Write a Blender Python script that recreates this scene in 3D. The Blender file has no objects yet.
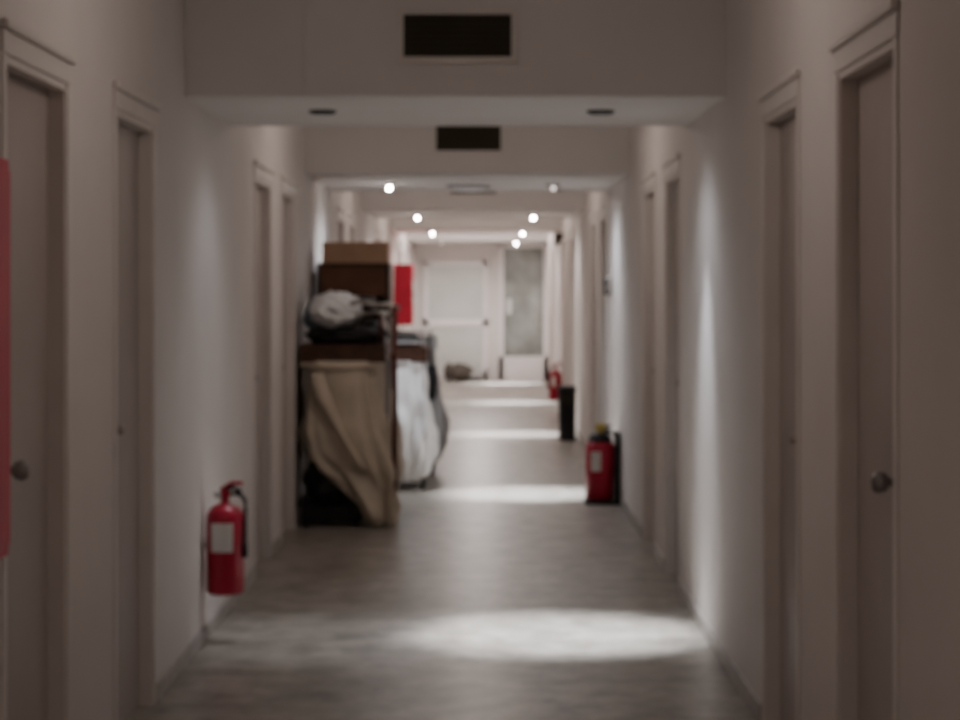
import bpy, bmesh, math, random
from mathutils import Vector, Matrix, noise
random.seed(4)
F=2200.0
sc=bpy.context.scene
col=sc.collection
# ---------------- materials
def mat(name,c,rough=0.7,metal=0.0,var=0.0,scale=6.0,bump=0.0,emit=None,es=0,spec=0.3):
    m=bpy.data.materials.new(name); m.use_nodes=True
    nt=m.node_tree; b=nt.nodes['Principled BSDF']
    b.inputs['Base Color'].default_value=(*c,1); b.inputs['Roughness'].default_value=rough
    b.inputs['Metallic'].default_value=metal
    b.inputs['Specular IOR Level'].default_value=spec
    if emit:
        b.inputs['Emission Color'].default_value=(*emit,1); b.inputs['Emission Strength'].default_value=es
    if var>0 or bump>0:
        tc=nt.nodes.new('ShaderNodeTexCoord'); n=nt.nodes.new('ShaderNodeTexNoise')
        n.inputs['Scale'].default_value=scale; n.inputs['Detail'].default_value=5
        nt.links.new(tc.outputs['Object'],n.inputs['Vector'])
        if var>0:
            r=nt.nodes.new('ShaderNodeValToRGB')
            r.color_ramp.elements[0].position=0.3; r.color_ramp.elements[1].position=0.7
            r.color_ramp.elements[0].color=(*[x*(1-var) for x in c],1)
            r.color_ramp.elements[1].color=(*[min(1,x*(1+var)) for x in c],1)
            nt.links.new(n.outputs['Fac'],r.inputs['Fac']); nt.links.new(r.outputs['Color'],b.inputs['Base Color'])
        if bump>0:
            bp=nt.nodes.new('ShaderNodeBump'); bp.inputs['Strength'].default_value=bump; bp.inputs['Distance'].default_value=0.02
            nt.links.new(n.outputs['Fac'],bp.inputs['Height']); nt.links.new(bp.outputs['Normal'],b.inputs['Normal'])
    return m
M_wall=mat('plaster_wall',(0.72,0.665,0.635),0.8,var=0.05,scale=1.3,bump=0.08)
M_ceil=mat('plaster_ceiling',(0.74,0.70,0.675),0.8,var=0.03,scale=2)
M_door=mat('door_paint',(0.46,0.395,0.365),0.5,var=0.06,scale=3)
M_trim=mat('trim_paint',(0.71,0.655,0.62),0.5,var=0.03)
M_skirt=mat('stone_skirting',(0.42,0.38,0.35),0.4,var=0.2,scale=9)
M_black=mat('black_plastic',(0.012,0.011,0.012),0.5,var=0.2)
M_dark=mat('dark_grille',(0.022,0.02,0.010),0.6,var=0.1)
M_slat=mat('grille_slat',(0.06,0.05,0.03),0.5,var=0.1)
M_red=mat('red_enamel',(0.40,0.008,0.035),0.35,var=0.08,spec=0.4)
M_redc=mat('red_cabinet_paint',(0.60,0.02,0.06),0.4,var=0.08)
M_label=mat('paper_label',(0.7,0.68,0.66),0.7,var=0.05)
M_steel=mat('brushed_steel',(0.55,0.54,0.52),0.3,metal=1,var=0.05)
M_knob=mat('dull_steel',(0.30,0.28,0.27),0.45,metal=0.5,var=0.05)
M_brass=mat('brass',(0.55,0.42,0.12),0.35,metal=0.6,var=0.05)
M_yellow=mat('yellow_tag',(0.55,0.43,0.12),0.5,var=0.05)
M_canvas=mat('canvas_beige',(0.60,0.52,0.42),0.9,var=0.15,scale=4,bump=0.3)
M_white=mat('canvas_white',(0.90,0.88,0.86),0.9,var=0.05,scale=4,bump=0.3)
M_grey=mat('canvas_grey',(0.42,0.41,0.40),0.9,var=0.12,scale=4,bump=0.3)
M_wood=mat('dark_wood',(0.075,0.035,0.022),0.45,var=0.3,scale=12)
M_redwood=mat('red_brown_wood',(0.14,0.04,0.03),0.45,var=0.2,scale=12)
M_card=mat('cardboard',(0.50,0.32,0.21),0.85,var=0.1,scale=8)
M_brown=mat('brown_board',(0.16,0.075,0.045),0.7,var=0.2,scale=8)
M_rag=mat('dark_rag',(0.10,0.085,0.07),0.9,var=0.2,scale=8)
M_blue=mat('blue_cloth',(0.30,0.36,0.42),0.9,var=0.2)
M_plasticw=mat('white_plastic_film',(0.92,0.92,0.94),0.35,var=0.06,bump=0.5,scale=9)
M_bulb=mat('lamp_glass',(1,1,1),0.4,emit=(1.0,0.93,0.88),es=150,var=0.01)
M_bulbn=mat('lamp_glass_dim',(0.4,0.4,0.4),0.4,emit=(0.9,0.93,1.0),es=0.3,var=0.01)
M_bulbm=mat('lamp_glass_mid',(1,1,1),0.4,emit=(1,0.85,0.8),es=2,var=0.01)
M_pane=mat('end_door_panel',(0.62,0.62,0.59),0.4,var=0.06,scale=2)
M_endtrim=mat('end_door_paint',(0.84,0.78,0.77),0.5,var=0.03)
M_glass=mat('dark_glass',(0.30,0.31,0.29),0.15,var=0.55,scale=1.7,spec=0.6)
# floor
M_floor=bpy.data.materials.new('marble_tile_floor'); M_floor.use_nodes=True
nt=M_floor.node_tree; b=nt.nodes['Principled BSDF']; L=nt.links.new
tc=nt.nodes.new('ShaderNodeTexCoord')
n1=nt.nodes.new('ShaderNodeTexNoise'); n1.inputs['Scale'].default_value=5.5; n1.inputs['Detail'].default_value=8; n1.inputs['Roughness'].default_value=0.7; n1.inputs['Distortion'].default_value=0.3
r=nt.nodes.new('ShaderNodeValToRGB'); r.color_ramp.elements[0].position=0.35; r.color_ramp.elements[1].position=0.65
r.color_ramp.elements[0].color=(0.19,0.164,0.138,1); r.color_ramp.elements[1].color=(0.44,0.395,0.345,1)
br=nt.nodes.new('ShaderNodeTexBrick'); br.offset=0.0; br.inputs['Scale'].default_value=1
br.inputs['Brick Width'].default_value=0.4; br.inputs['Row Height'].default_value=0.4; br.inputs['Mortar Size'].default_value=0.003
br.inputs['Color1'].default_value=(1,1,1,1); br.inputs['Color2'].default_value=(0.86,0.86,0.86,1); br.inputs['Mortar'].default_value=(0.88,0.88,0.88,1)
mx=nt.nodes.new('ShaderNodeMix'); mx.data_type='RGBA'; mx.blend_type='MULTIPLY'; mx.inputs[0].default_value=1
L(tc.outputs['Object'],n1.inputs['Vector']); L(tc.outputs['Object'],br.inputs['Vector'])
L(n1.outputs['Fac'],r.inputs['Fac']); L(r.outputs['Color'],mx.inputs[6]); L(br.outputs['Color'],mx.inputs[7]); L(mx.outputs[2],b.inputs['Base Color'])
b.inputs['Roughness'].default_value=0.34; b.inputs['Specular IOR Level'].default_value=0.35
# ---------------- mesh builder
class MB:
    def __init__(s): s.bm=bmesh.new(); s.mats=[]
    def mi(s,m):
        if m not in s.mats: s.mats.append(m)
        return s.mats.index(m)
    def box(s,x0,x1,y0,y1,z0,z1,m,bev=0.0):
        g=bmesh.ops.create_cube(s.bm,size=1)
        vs=g['verts']
        for v in vs: v.co=Vector(((x0+x1)/2+v.co.x*(x1-x0),(y0+y1)/2+v.co.y*(y1-y0),(z0+z1)/2+v.co.z*(z1-z0)))
        fs=set(f for v in vs for f in v.link_faces); i=s.mi(m)
        for f in fs: f.material_index=i
        if bev>0:
            es=list(set(e for v in vs for e in v.link_edges))
            rr=bmesh.ops.bevel(s.bm,geom=es,offset=bev,segments=2,affect='EDGES',profile=0.5)
            for f in rr['faces']: f.material_index=i
    def loft(s,rings,m,cap=True,smooth=True,closed=True):
        i=s.mi(m); prev=None; allr=[]
        for rg in rings:
            cur=[s.bm.verts.new(p) for p in rg]; allr.append(cur)
            if prev:
                n=len(cur)
                for k in range(n if closed else n-1):
                    f=s.bm.faces.new((prev[k],prev[(k+1)%n],cur[(k+1)%n],cur[k])); f.material_index=i; f.smooth=smooth
            prev=cur
        if cap:
            for rr in (allr[0],allr[-1]):
                f=s.bm.faces.new(rr); f.material_index=i
    def lathe(s,cx,cy,prof,m,n=28,axis='z'):
        rings=[]
        for (rad,z) in prof:
            rg=[]
            for k in range(n):
                a=2*math.pi*k/n
                rg.append((cx+rad*math.cos(a),cy+rad*math.sin(a),z))
            rings.append(rg)
        s.loft(rings,m)
    def tube(s,pts,rad,m,n=10):
        pts=[Vector(p) for p in pts]; rings=[]
        for j,p in enumerate(pts):
            t=(pts[min(j+1,len(pts)-1)]-pts[max(j-1,0)]).normalized()
            u=t.cross(Vector((0,0,1)));
            if u.length<0.05: u=t.cross(Vector((0,1,0)))
            u.normalize(); w=t.cross(u).normalized()
            rings.append([p+rad*(math.cos(2*math.pi*k/n)*u+math.sin(2*math.pi*k/n)*w) for k in range(n)])
        s.loft(rings,m)
    def blob(s,c,r3,m,amp=0.15,fr=6,sub=4,seed=0):
        g=bmesh.ops.create_icosphere(s.bm,subdivisions=sub,radius=1); i=s.mi(m)
        for v in g['verts']:
            d=v.co.normalized()
            k=1+amp*noise.noise(d*fr*0.4+Vector((seed,seed*2,0)))*1.6+amp*0.5*noise.noise(d*fr+Vector((seed,0,1)))
            v.co=Vector(c)+Vector((d.x*r3[0]*k,d.y*r3[1]*k,d.z*r3[2]*k))
        for f in set(f for v in g['verts'] for f in v.link_faces): f.material_index=i; f.smooth=True
    def obj(s,name,parent=None,bevel=0):
        bmesh.ops.recalc_face_normals(s.bm,faces=s.bm.faces)
        me=bpy.data.meshes.new(name); s.bm.to_mesh(me); s.bm.free()
        for m in s.mats: me.materials.append(m)
        o=bpy.data.objects.new(name,me); col.objects.link(o)
        if parent: o.parent=parent
        return o
def empty(name,loc=(0,0,0)):
    e=bpy.data.objects.new(name,None); e.empty_display_size=0.1; col.objects.link(e); return e
# ---------------- room
XL,XR=-1.2,0.96
Y0,Y1=-1.5,36.5
H=2.85; SOF=2.275
DT=2.09
REC=0.05
left_doors=[(5.50,6.30),(7.15,7.95),(11.45,12.3),(13.0,13.8),(17.9,18.7),(19.4,20.2),(24.3,25.1),(25.8,26.6),(30.9,31.7),(32.4,33.2)]
right_doors=[(5.15,5.97),(6.75,7.55),(10.85,11.65),(12.45,13.25),(17.4,18.2),(19.0,19.8),(23.9,24.7),(25.5,26.3),(30.5,31.3),(32.1,32.9)]
XRE=1.2; YW=33.6
cnt={'door':0,'trim':0}
def side(sgn,X,doors,name):
    w=MB(); sk=MB(); T=REC
    def bx(mb,a,b,y0,y1,z0,z1,m,bev=0):
        x0,x1=sorted((X+sgn*a,X+sgn*b)); mb.box(x0,x1,y0,y1,z0,z1,m,bev)
    yend=YW if sgn>0 else Y1
    y=Y0
    for di,(a,c) in enumerate(doors+[(yend,None)]):
        bx(w,0,T,y,a,0,H,M_wall)
        bx(sk,-0.012,0.0,y if y==Y0 else y+0.055,a-(0.055 if c else 0),0,0.07,M_skirt,0.003)
        if c is None: break
        bx(w,0,T,a,c,DT,H,M_wall)
        cnt['trim']+=1; t=MB()
        bx(t,-0.006,0.0,a-0.05,a,0,DT,M_trim,0.002); bx(t,-0.006,0.0,c,c+0.05,0,DT,M_trim,0.002)
        bx(t,-0.008,0.0,a-0.055,c+0.055,DT,DT+0.06,M_trim,0.003)
        bx(t,-0.022,0.0,a-0.06,c+0.06,DT+0.06,DT+0.085,M_trim,0.006)
        bx(t,0.0,REC,a,a+0.02,0,DT-0.02,M_trim); bx(t,0.0,REC,c-0.02,c,0,DT-0.02,M_trim); bx(t,0.0,REC,a,c,DT-0.02,DT,M_trim)
        t.obj('trim_%d'%cnt['trim'])
        cnt['door']+=1; d=MB()
        bx(d,REC,REC+0.045,a-0.03,c+0.03,0.0,DT+0.03,M_door)
        q=1.0 if di==0 else 0.7
        ky=a+0.11; prof=[(0.022,0.0),(0.022,0.008),(0.010,0.012),(0.010,0.045),(0.022,0.052),(0.027,0.070),(0.021,0.084),(0.004,0.088)]
        rings=[]
        for rad,h in prof:
            xx=X+sgn*(REC-h*q); rad*=q
            rings.append([(xx,ky+rad*math.cos(2*math.pi*k/16),1.04+rad*math.sin(2*math.pi*k/16)) for k in range(16)])
        d.loft(rings,M_knob if di==0 else M_door)
        d.obj('door_%d'%cnt['door'])
        y=c
    w.obj('wall_'+name); sk.obj('baseboard_'+name)
side(-1,XL,left_doors,'left'); side(1,XR,right_doors,'right')
w=MB(); w.box(XRE,XRE+0.2,YW,Y1,0,H,M_wall); w.box(XR+REC,XRE+0.2,YW-0.04,YW,0,H,M_wall); w.obj('wall_alcove')
w=MB(); w.box(XL-0.2,XRE+0.2,Y1,Y1+0.2,0,H,M_wall); w.obj('wall_end')
w=MB(); w.box(XL-0.2,XRE+0.2,Y0-0.2,Y0,0,H,M_wall); w.obj('wall_back')
w=MB(); w.box(XL-0.3,XRE+0.3,Y0-0.2,Y1+0.2,-0.2,0,M_floor); w.obj('floor')
lampY=[2.9,9.5,16.1,22.8,29.2,35.2]
sof=[(2.2,3.8),(8.8,10.4),(14.7,17.3),(21.2,23.8),(27.8,30.2),(34.4,36.5)]
w=MB(); w.box(XL-0.2,XRE+0.2,Y0-0.2,Y1+0.2,H,H+0.2,M_ceil)
for i,(a,c) in enumerate(sof):
    w.box(XL,XR if c<YW else XRE,a,c,SOF,H,M_ceil)
w.obj('ceiling')
for i,(a,c) in enumerate(sof[:5]):
    if i==0: continue
    cnt['trim']+=1
    t=MB(); t.box(-0.72,0.52,a-0.008,a,SOF,H,M_ceil,0.002); t.obj('trim_%d'%cnt['trim'])
    v=MB(); x0,x1,z0,z1=-0.325,0.105,2.43,2.60; yy=a-0.008
    v.box(x0,x1,yy-0.006,yy,z0,z1,M_dark)
    for q in ((x0-.025,x1+.025,z1,z1+.022),(x0-.025,x1+.025,z0-.022,z0),(x0-.025,x0,z0,z1),(x1,x1+.025,z0,z1)):
        v.box(q[0],q[1],yy-0.02,yy,q[2],q[3],M_trim)
    for k in range(7):
        zc=z0+(k+0.5)*(z1-z0)/7
        v.loft([[(xx,yy-0.018,zc-0.008),(xx,yy-0.016,zc-0.011),(xx,yy-0.006,zc+0.006),(xx,yy-0.008,zc+0.009)] for xx in (x0,x1)],M_slat,smooth=False)
    v.obj('air_vent')
m=MB(); m.lathe(-0.12,16.3,[(0.17,SOF),(0.17,SOF-.012),(0.14,SOF-.018),(0.13,SOF-.02)],M_knob,32); m.lathe(-0.12,16.3,[(0.13,SOF-.018),(0.11,SOF-.035),(0.05,SOF-.045),(0.004,SOF-.047)],M_plasticw,32)
m.obj('ceiling_round_lamp')
# lamps
def spot(loc,P,ang,blend,c,parent,rad=0.03,aim=None):
    l=bpy.data.lights.new('lamp_beam','SPOT'); l.energy=P; l.spot_size=math.radians(ang); l.spot_blend=blend; l.color=c; l.shadow_soft_size=rad
    o=bpy.data.objects.new('beam',l); col.objects.link(o); o.location=loc; o.parent=parent
    if aim: o.rotation_euler=(Vector(aim)-Vector(loc)).to_track_quat('-Z','Y').to_euler()
COOL=(0.86,0.92,1.0); WARM=(1.0,0.89,0.81)
for i,y in enumerate(lampY):
    for x,right in ((-0.70,False),(0.50,True)):
        e=empty('ceiling_downlight')
        m=MB()
        near=i<=1
        ring=[(0.062,SOF),(0.062,SOF-0.006),(0.048,SOF-0.016),(0.040,SOF-0.016),(0.038,SOF-0.001)]
        m.lathe(x,y,ring,M_dark if near else M_knob,24)
        m.obj('trim_ring',e)
        bl=MB()
        if near: bl.lathe(x,y,[(0.034,SOF-0.009),(0.03,SOF-0.012),(0.002,SOF-0.013)],M_bulbn,20)
        else: bl.lathe(x,y,[(0.012,SOF-0.016),(0.014,SOF-0.028),(0.016,SOF-0.034),(0.012,SOF-0.042),(0.003,SOF-0.046)],M_bulbm if (i==2 and right) or (i==5 and not right) else M_bulb,20)
        bl.obj('bulb',e)
        k={0:0.10,1:1.0,2:1.15,3:1.0,4:1.2,5:1.4}[i]
        z=SOF-0.075
        if right:
            spot((x,y,z),1150*k,40,1.0,COOL,e,0.04,(x-0.17,y+0.10,0))
        else: spot((x,y,z),70*k,50,1.0,COOL,e,0.04,(x+0.1,y,0))
        if i==1: W=13 if right else 6
        else: W=30*k
        spot((x,y,z),W,(165 if i>1 else 150),0.8,COOL if i<3 else (1,0.94,0.92),e,0.10)
        if right and i==1:
            spot((x,y,z),80,46,1.0,COOL,e,0.05,(0.96,y+0.05,0.65))
def bay_fill(y,P,c):  # unseen fill lamp added in a high bay to brighten the corridor
    e=empty('added_fill_lamp'); m=MB()
    m.lathe(-0.1,y,[(0.10,H),(0.10,H-0.02),(0.13,H-0.03),(0.12,H-0.08),(0.07,H-0.11),(0.004,H-0.12)],M_label,28)
    m.obj('fill_lamp_shade',e)
    l=bpy.data.lights.new('glow','POINT'); l.energy=P; l.color=c; l.shadow_soft_size=0.15
    o=bpy.data.objects.new('glow',l); col.objects.link(o); o.location=(-0.1,y,H-0.32); o.parent=e
bay_fill(0.8,24,WARM); bay_fill(6.3,9,WARM); bay_fill(12.4,13,WARM); bay_fill(19.2,16,WARM); bay_fill(25.8,28,WARM); bay_fill(32.3,90,(1,0.92,0.90))
# ---------------- end wall doors
ye=Y1
d=MB()
x0,x1,z0,z1=-1.02,0.04,0.0,1.97
d.box(x0,x0+.07,ye-.06,ye,z0,z1,M_endtrim); d.box(x1-.07,x1,ye-.06,ye,z0,z1,M_endtrim)
d.box(x0,x1,ye-.06,ye,z1-.07,z1,M_endtrim); d.box(x0,x1,ye-.06,ye,0.9,1.02,M_endtrim); d.box(x0,x1,ye-.06,ye,0,0.16,M_endtrim)
d.box(x0+.07,x1-.07,ye-.03,ye,0.16,0.9,M_pane); d.box(x0+.07,x1-.07,ye-.03,ye,1.02,z1-.07,M_pane)
d.obj('door_%d'%(cnt['door']+1))
d=MB()
x0,x1,z0,z1=0.24,1.04,0.0,2.26
d.box(x0,x0+.07,ye-.06,ye,z0,z1,M_endtrim); d.box(x1-.07,x1,ye-.06,ye,z0,z1,M_endtrim)
d.box(x0,x1,ye-.06,ye,z1-.06,z1,M_endtrim); d.box(x0,x1,ye-.06,ye,0,0.40,M_endtrim)
d.box(x0+.07,x1-.07,ye-.03,ye,0.40,z1-.06,M_glass)
d.box(x0+.12,x0+.2,ye-.034,ye-.03,1.1,1.35,M_label); d.box(x1-.16,x1-.13,ye-.09,ye-.06,0.9,1.3,M_steel)
d.obj('door_%d'%(cnt['door']+2))
m=MB(); m.blob((-0.40,36.25,0.14),(0.22,0.12,0.14),M_rag,0.25,6,3,3); m.blob((-0.15,36.25,0.09),(0.14,0.10,0.09),M_grey,0.2,6,3,5); m.blob((-0.60,36.25,0.15),(0.07,0.08,0.15),M_rag,0.2,6,3,8)
m.obj('cleaning_rag_pile')
# ---------------- fire hose cabinets
def cabinet(y0,y1,z0,z1,dep,lab=True):
    m=MB(); X=XL
    m.box(X,X+dep,y0,y1,z0,z1,M_redc,0.006)
    m.box(X+dep,X+dep+0.01,y0+.03,y1-.03,z0+.03,z1-.03,M_redc,0.004)
    yc=(y0+y1)/2
    if lab: m.box(X+dep+.01,X+dep+.013,yc-.17,yc+.17,(z0+z1)/2-.1,(z0+z1)/2+.18,M_label)
    m.box(X+dep+.01,X+dep+.03,y0+.06,y0+.09,(z0+z1)/2-.06,(z0+z1)/2+.06,M_steel,0.004)
    m.obj('fire_hose_cabinet')
cabinet(4.64,5.39,0.85,1.82,0.035,False)
cabinet(28.9,29.5,1.04,1.84,0.235)
# ---------------- extinguishers
def exting(x,y,z,h=0.46,r=0.072,hang=0,hose=1,body=M_red,topmat=M_black,tag=None):
    m=MB(); b=h*0.80
    m.lathe(x,y,[(r*0.9,z),(r,z+0.012),(r,z+b-0.06),(r*0.93,z+b-0.035),(r*0.7,z+b-0.012),(r*0.35,z+b),(0.018,z+b+0.006),(0.018,z+b+0.03),(0.012,z+b+0.032)],body,32)
    m.box(x-.02,x+.02,y-.02,y+.02,z+b+.028,z+b+.058,M_brass if tag else body,0.004)
    m.tube([(x-.01,y,z+b+.05),(x+.03,y-.01,z+b+.072),(x+.07,y-.03,z+b+.055)],0.009,topmat)
    m.tube([(x-.02,y,z+b+.058),(x+.03,y-.01,z+b+.09),(x+.075,y-.03,z+b+.09)],0.009,body if not tag else topmat)
    m.lathe(x-0.03,y-.02,[(0.014,z+b+.03),(0.016,z+b+.04),(0.012,z+b+.055)],M_steel,14)
    sx=-1*hose
    pts=[]
    for t in range(15):
        u=t/14; a=math.pi*u
        pts.append((x+sx*(0.02+ (r-0.012)*math.sin(min(a,math.pi/2))*1.0),y-0.02-0.01*u,z+b+.045+0.01*math.sin(a*1.0)-u**2*(b*0.55)))
    m.tube(pts,0.008,M_black,8)
    m.tube([pts[-1],(pts[-1][0],pts[-1][1],pts[-1][2]-0.06)],0.011,M_black,10)
    rings=[]
    for zz in (z+b*0.48,z+b*0.80):
        rings.append([(x+(r+.0012)*math.cos(a),y+(r+.0012)*math.sin(a),zz) for a in [math.radians(-130+ (70 if hang<0 else 40)*k/10) for k in range(11)]])
    m.loft(rings,M_label,cap=False,closed=False)
    if tag:
        m.box(x-.035,x+.04,y-.035,y+.02,z+b+.05,z+b+.11,tag,0.012)
        m.lathe(x,y,[(r*0.8,z+b-.02),(r*0.82,z+b+.0),(r*0.6,z+b+.03),(0.03,z+b+.04)],M_black,24)
    if hang:
        xw=XL if hang<0 else XR
        xa,xb=sorted((xw,x+hang*(r*0.6)))
        m.box(xa,xb,y-.02,y+.02,z+b*0.5,z+b*0.5+.025,M_wall)
    return m.obj('fire_extinguisher')
exting(-1.105,9.36,0.21,0.475,0.080,hang=-1,hose=-1)
m_ex=exting(0.81,15.5,0.025,0.535,0.102,hose=-1,tag=M_yellow)
m=MB(); m.box(0.70,0.945,15.36,15.66,0.0,0.022,M_black,0.005); m.box(0.915,0.945,15.40,15.66,0.022,0.50,M_black,0.005)  # floor tray; the upright black slab stands in for the extinguisher's shadow
m.obj('extinguisher_tray_and_shadow')
exting(0.86,26.9,0.15,0.46,0.08,hang=1,hose=1)
m=MB(); x,y=0.82,22.0
m.lathe(x,y,[(0.088,0),(0.095,0.01),(0.088,0.03),(0.082,0.05),(0.088,0.48),(0.095,0.49),(0.095,0.53),(0.08,0.54),(0.068,0.51),(0.01,0.505)],M_black,28)
m.box(x-.045,x+.045,y-.10,y-.078,0.38,0.43,M_dark,0.004)
m.obj('ashtray_bin')
m=MB(); m.box(0.905,0.96,16.5,16.66,1.46,1.60,M_skirt,0.01); m.tube([(0.91,16.49,1.58),(0.90,16.47,1.55),(0.90,16.47,1.49),(0.91,16.49,1.47)],0.012,M_black); m.obj('wall_phone')
m=MB(); m.box(0.93,0.96,27.0,27.08,2.12,2.2,M_dark); m.tube([(0.94,27.04,2.16),(0.90,27.0,2.14)],0.012,M_dark); m.box(0.85,0.92,26.82,27.0,2.06,2.20,M_dark,0.01); m.obj('wall_speaker')
# ---------------- carts
def caster(m,x,y,r=0.05):
    rings=[]
    for dx,rr in ((-0.014,r*0.7),(-0.012,r*0.97),(0,r),(0.012,r*0.97),(0.014,r*0.7)):
        rings.append([(x+dx,y+rr*math.cos(2*math.pi*k/20),r+rr*math.sin(2*math.pi*k/20)) for k in range(20)])
    m.loft(rings,M_black)
    m.box(x-.022,x-.017,y-.015,y+.015,r-.01,r*2+.03,M_steel); m.box(x+.017,x+.022,y-.015,y+.015,r-.01,r*2+.03,M_steel)
    m.box(x-.025,x+.025,y-.025,y+.025,r*2+.02,r*2+.035,M_steel)
def bag(profile,m,mt,seed=0,n=96,fold=0.018,steps=34):
    rings=[]
    for s in range(steps+1):
        t=s/steps*(len(profile)-1); k=min(int(t),len(profile)-2); f=t-k; f=f*f*(3-2*f)*0.5+f*0.5
        p=[profile[k][j]*(1-f)+profile[k+1][j]*f for j in range(5)]
        z,x0,x1,y0,y1=p; cx,cy,a,bb=(x0+x1)/2,(y0+y1)/2,(x1-x0)/2,(y1-y0)/2
        rg=[]; dp=s/steps
        for q in range(n):
            th=2*math.pi*q/n; c_,s_=math.cos(th),math.sin(th)
            ex=0.5
            ux=math.copysign(abs(c_)**ex,c_); uy=math.copysign(abs(s_)**ex,s_)
            w_=fold*(0.25+1.0*math.sin(min(1,dp*1.3)*math.pi*0.6))
            wv=w_*(0.8*math.sin(th*9+seed+4*dp)+0.5*math.sin(th*17+seed*2-5*dp)+1.9*noise.noise(Vector((c_*2+seed,s_*2,z*4)))+1.2*noise.noise(Vector((c_*5+seed,s_*3,z*7))))-w_*.6
            rg.append((cx+ux*(a)+c_*wv,cy+uy*bb+s_*wv,z+ (0.006*math.sin(th*11) if 0<s<steps else 0)))
        rings.append(rg)
    m.loft(rings,mt)
def tray(m,x0,x1,y0,y1,z0,z1,mt,t=0.02):
    m.box(x0,x1,y0,y1,z0,z0+t,mt); m.box(x0,x1,y0,y0+t,z0+t,z1,mt); m.box(x0,x1,y1-t,y1,z0+t,z1,mt); m.box(x0,x0+t,y0+t,y1-t,z0+t,z1,mt); m.box(x1-t,x1,y0+t,y1-t,z0+t,z1,mt)
e=empty('laundry_cart')
X0,X1,A,B=-1.175,-0.60,13.92,14.72
m=MB()
for x in (X0+.04,X1-.02):
    for y in (A+.06,B-.05):
        caster(m,x,y); m.box(x-.014,x+.014,y-.014,y+.014,0.13,1.06,M_knob)
m.box(X0,X1,A+.02,B,0.125,0.155,M_black,0.004)
tray(m,X0,X1-.03,A,B,1.04,1.155,M_wood)
m.tube([(-0.57,A,0.26),(-0.57,A,0.8),(-0.57,A,1.40)],0.017,M_redwood)
m.box(-0.60,-0.56,A-.02,A+.02,1.06,1.10,M_redwood); m.box(-0.60,-0.56,A-.02,A+.3,0.24,0.27,M_redwood)
m.obj('frame',e)
m=MB()
bag([(1.05,-1.165,-0.645,A-.02,B-.03),(0.85,-1.17,-0.62,A-.06,B-.03),(0.62,-1.165,-0.585,A-.12,B-.03),(0.46,-1.15,-0.56,A-.13,B-.05),(0.36,-1.06,-0.55,A-.12,B-.1),(0.26,-0.93,-0.55,A-.10,A+.40),(0.14,-0.82,-0.56,A-.08,A+.3),(0.06,-0.77,-0.565,A-.06,A+.25),(0.012,-0.74,-0.58,A-.04,A+.2)],m,M_canvas,1.3,fold=0.028)
m.tube([(-1.17,A-.03,1.03),(-0.9,A-.045,1.005),(-0.65,A-.03,1.03)],0.014,M_canvas)
rings=[]
for j in range(15):
    u=j/14
    rings.append([(-1.06+0.30*u**1.3+0.035*math.cos(2*math.pi*k/12)*(1+0.4*math.sin(u*7)),A-.085-0.05*math.sin(u*3.1)+0.03*math.sin(2*math.pi*k/12),0.98-0.62*u) for k in range(12)])
m.loft(rings,M_canvas)
m.obj('canvas_bag',e)
m=MB(); m.blob((-1.0,14.03,0.27),(0.165,0.17,0.18),M_black,0.12,6,4,7); m.blob((-0.83,13.99,0.16),(0.10,0.1,0.14),M_black,0.12,6,4,2); m.box(-1.16,-0.76,A,A+.3,0.155,0.2,M_black,0.01); m.box(-1.16,-0.78,A-.02,A+.05,0.03,0.13,M_black,0.01); m.obj('black_sack',e)
m=MB()
m.blob((-0.955,14.1,1.37),(0.155,0.17,0.115),M_plasticw,0.20,8,4,2)
m.blob((-1.08,14.35,1.33),(0.09,0.1,0.13),M_blue,0.2,8,4,9)
m.obj('linen_bundle',e)
m=MB()
m.blob((-0.88,14.12,1.205),(0.25,0.2,0.075),M_black,0.15,8,4,12)
m.blob((-0.74,14.2,1.23),(0.09,0.12,0.08),M_black,0.15,8,3,5); m.obj('dark_towels',e)
m=MB()
m.tube([(-0.90,14.0,1.39),(-0.80,13.98,1.43),(-0.70,13.95,1.40),(-0.62,13.93,1.41),(-0.54,13.93,1.38)],0.018,M_steel)
m.tube([(-0.84,14.05,1.25),(-0.80,14.0,1.34),(-0.70,13.98,1.36),(-0.57,13.95,1.34)],0.014,M_steel)
m.tube([(-0.66,14.0,1.16),(-0.66,13.98,1.38)],0.012,M_redwood)
m.lathe(-0.66,14.3,[(0.03,1.15),(0.032,1.17),(0.032,1.27),(0.014,1.31),(0.012,1.34),(0.02,1.345),(0.02,1.37)],M_label,18)
m.obj('handle',e)
e=empty('shelf_cart')
m=MB(); X0,X1,A,B=-1.16,-0.66,15.15,15.68
for x in (X0+.05,X1-.05):
    for y in (A+.06,B-.06): caster(m,x,y)
m.box(X0,X1,A,B,0.13,0.155,M_wood); m.box(X0,X0+.025,A,B,0.155,1.66,M_wood); m.box(X1-.025,X1,A,B,0.155,1.66,M_wood)
m.box(X0,X1,B-.02,B,0.155,1.66,M_wood)
for z in (0.6,1.0,1.38,1.66): m.box(X0,X1,A,B,z,z+.025,M_wood)
m.box(X0+.03,X1-.03,A+.02,A+.04,1.46,1.66,M_brown)
m.obj('cabinet',e)
m=MB()
for k,(x,mt) in enumerate(((-1.05,M_blue),(-0.93,M_label),(-0.8,M_grey))):
    for j in range(2): m.box(x-.055,x+.055,15.2,15.55,1.406+j*.035,1.438+j*.035,mt,0.01)
m.obj('folded_towels',e)
m=MB(); x0,x1,a,c,z0,z1=-1.12,-0.67,15.14,15.5,1.685,1.83
m.box(x0,x1,a,c,z0,z1-.01,M_card,0.004)
m.box(x0,x1,a,(a+c)/2-.004,z1-.01,z1,M_card); m.box(x0,x1,(a+c)/2+.004,c,z1-.01,z1,M_card)
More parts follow.
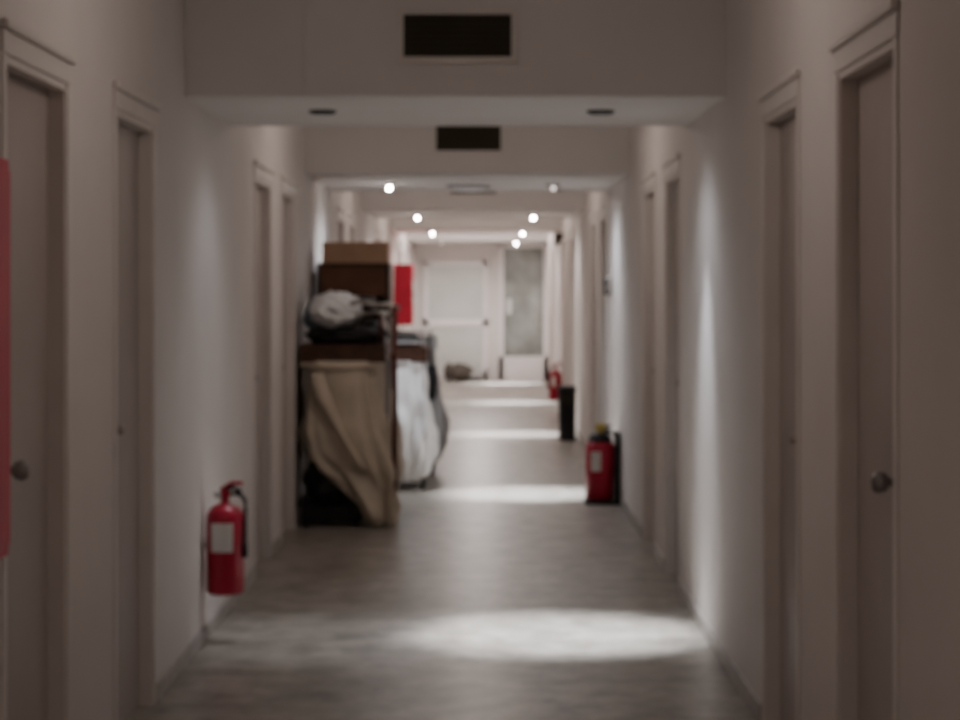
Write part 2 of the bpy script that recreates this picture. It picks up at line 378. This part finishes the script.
m.obj('cardboard_box',e)
def hamper(X0,X1,A,B,ztop,mt,seed,traymat,sag=0):
    e=empty('laundry_cart'); m=MB()
    for x in (X0+.04,X1-.03):
        for y in (A+.06,B-.05):
            caster(m,x,y); m.box(x-.012,x+.012,y-.012,y+.012,0.13,ztop-.03,M_knob)
    m.box(X0,X1,A+.02,B,0.12,0.15,M_black,0.004)
    tray(m,X0,X1,A,B,ztop-.11,ztop,traymat)
    m.tube([(X1-.03,A+.02,ztop),(X1-.03,A-.06,ztop+.04),(X0+.1,A-.06,ztop+.04),(X0+.1,A+.02,ztop)],0.012,M_knob)
    m.obj('frame',e)
    m=MB(); z=ztop-.10
    bag([(z,X0+.01,X1-.01,A-.02,B-.02),(z*.75,X0,X1+.01,A-.07,B-.02),(z*.45,X0,X1+.05+sag,A-.10,B-.02),(0.24,X0+.02,X1+.05+sag,A-.10,B-.04),(0.12,X0+.06,X1+.02,A-.07,B-.08),(0.06,X0+.1,X1-.04,A-.02,B-.12)],m,mt,seed,fold=0.026)
    m.obj('canvas_bag',e); return e
e2=hamper(-1.0,-0.435,16.45,17.1,1.07,M_white,2.2,M_wood)
m=MB(); m.blob((-0.68,16.7,1.12),(0.2,0.2,0.07),M_black,0.15,8,4,21); m.obj('dark_towels',e2)
e3=hamper(-0.95,-0.40,17.75,18.4,1.12,M_grey,4.1,M_grey,0.03)
m=MB(); m.blob((-0.43,17.64,0.76),(0.05,0.04,0.15),M_black,0.15,8,3,2); m.tube([(-0.45,17.72,1.12),(-0.44,17.66,1.0),(-0.43,17.64,0.86)],0.010,M_black); m.obj('black_pouch',e3)
# ---------------- world & camera
wd=bpy.data.worlds.new('world'); sc.world=wd; wd.use_nodes=True
wd.node_tree.nodes['Background'].inputs['Color'].default_value=(0.02,0.02,0.022,1)
cam=bpy.data.cameras.new('camera'); co=bpy.data.objects.new('camera',cam); col.objects.link(co); sc.camera=co
co.location=(0,0,1.5); co.rotation_euler=(math.pi/2,0,0)
cam.sensor_width=36; cam.lens=F/960*36; cam.shift_x=-5/960; cam.shift_y=-70/960
cam.clip_start=0.05; cam.clip_end=100
cam.dof.use_dof=True; cam.dof.focus_distance=1.5; cam.dof.aperture_fstop=16
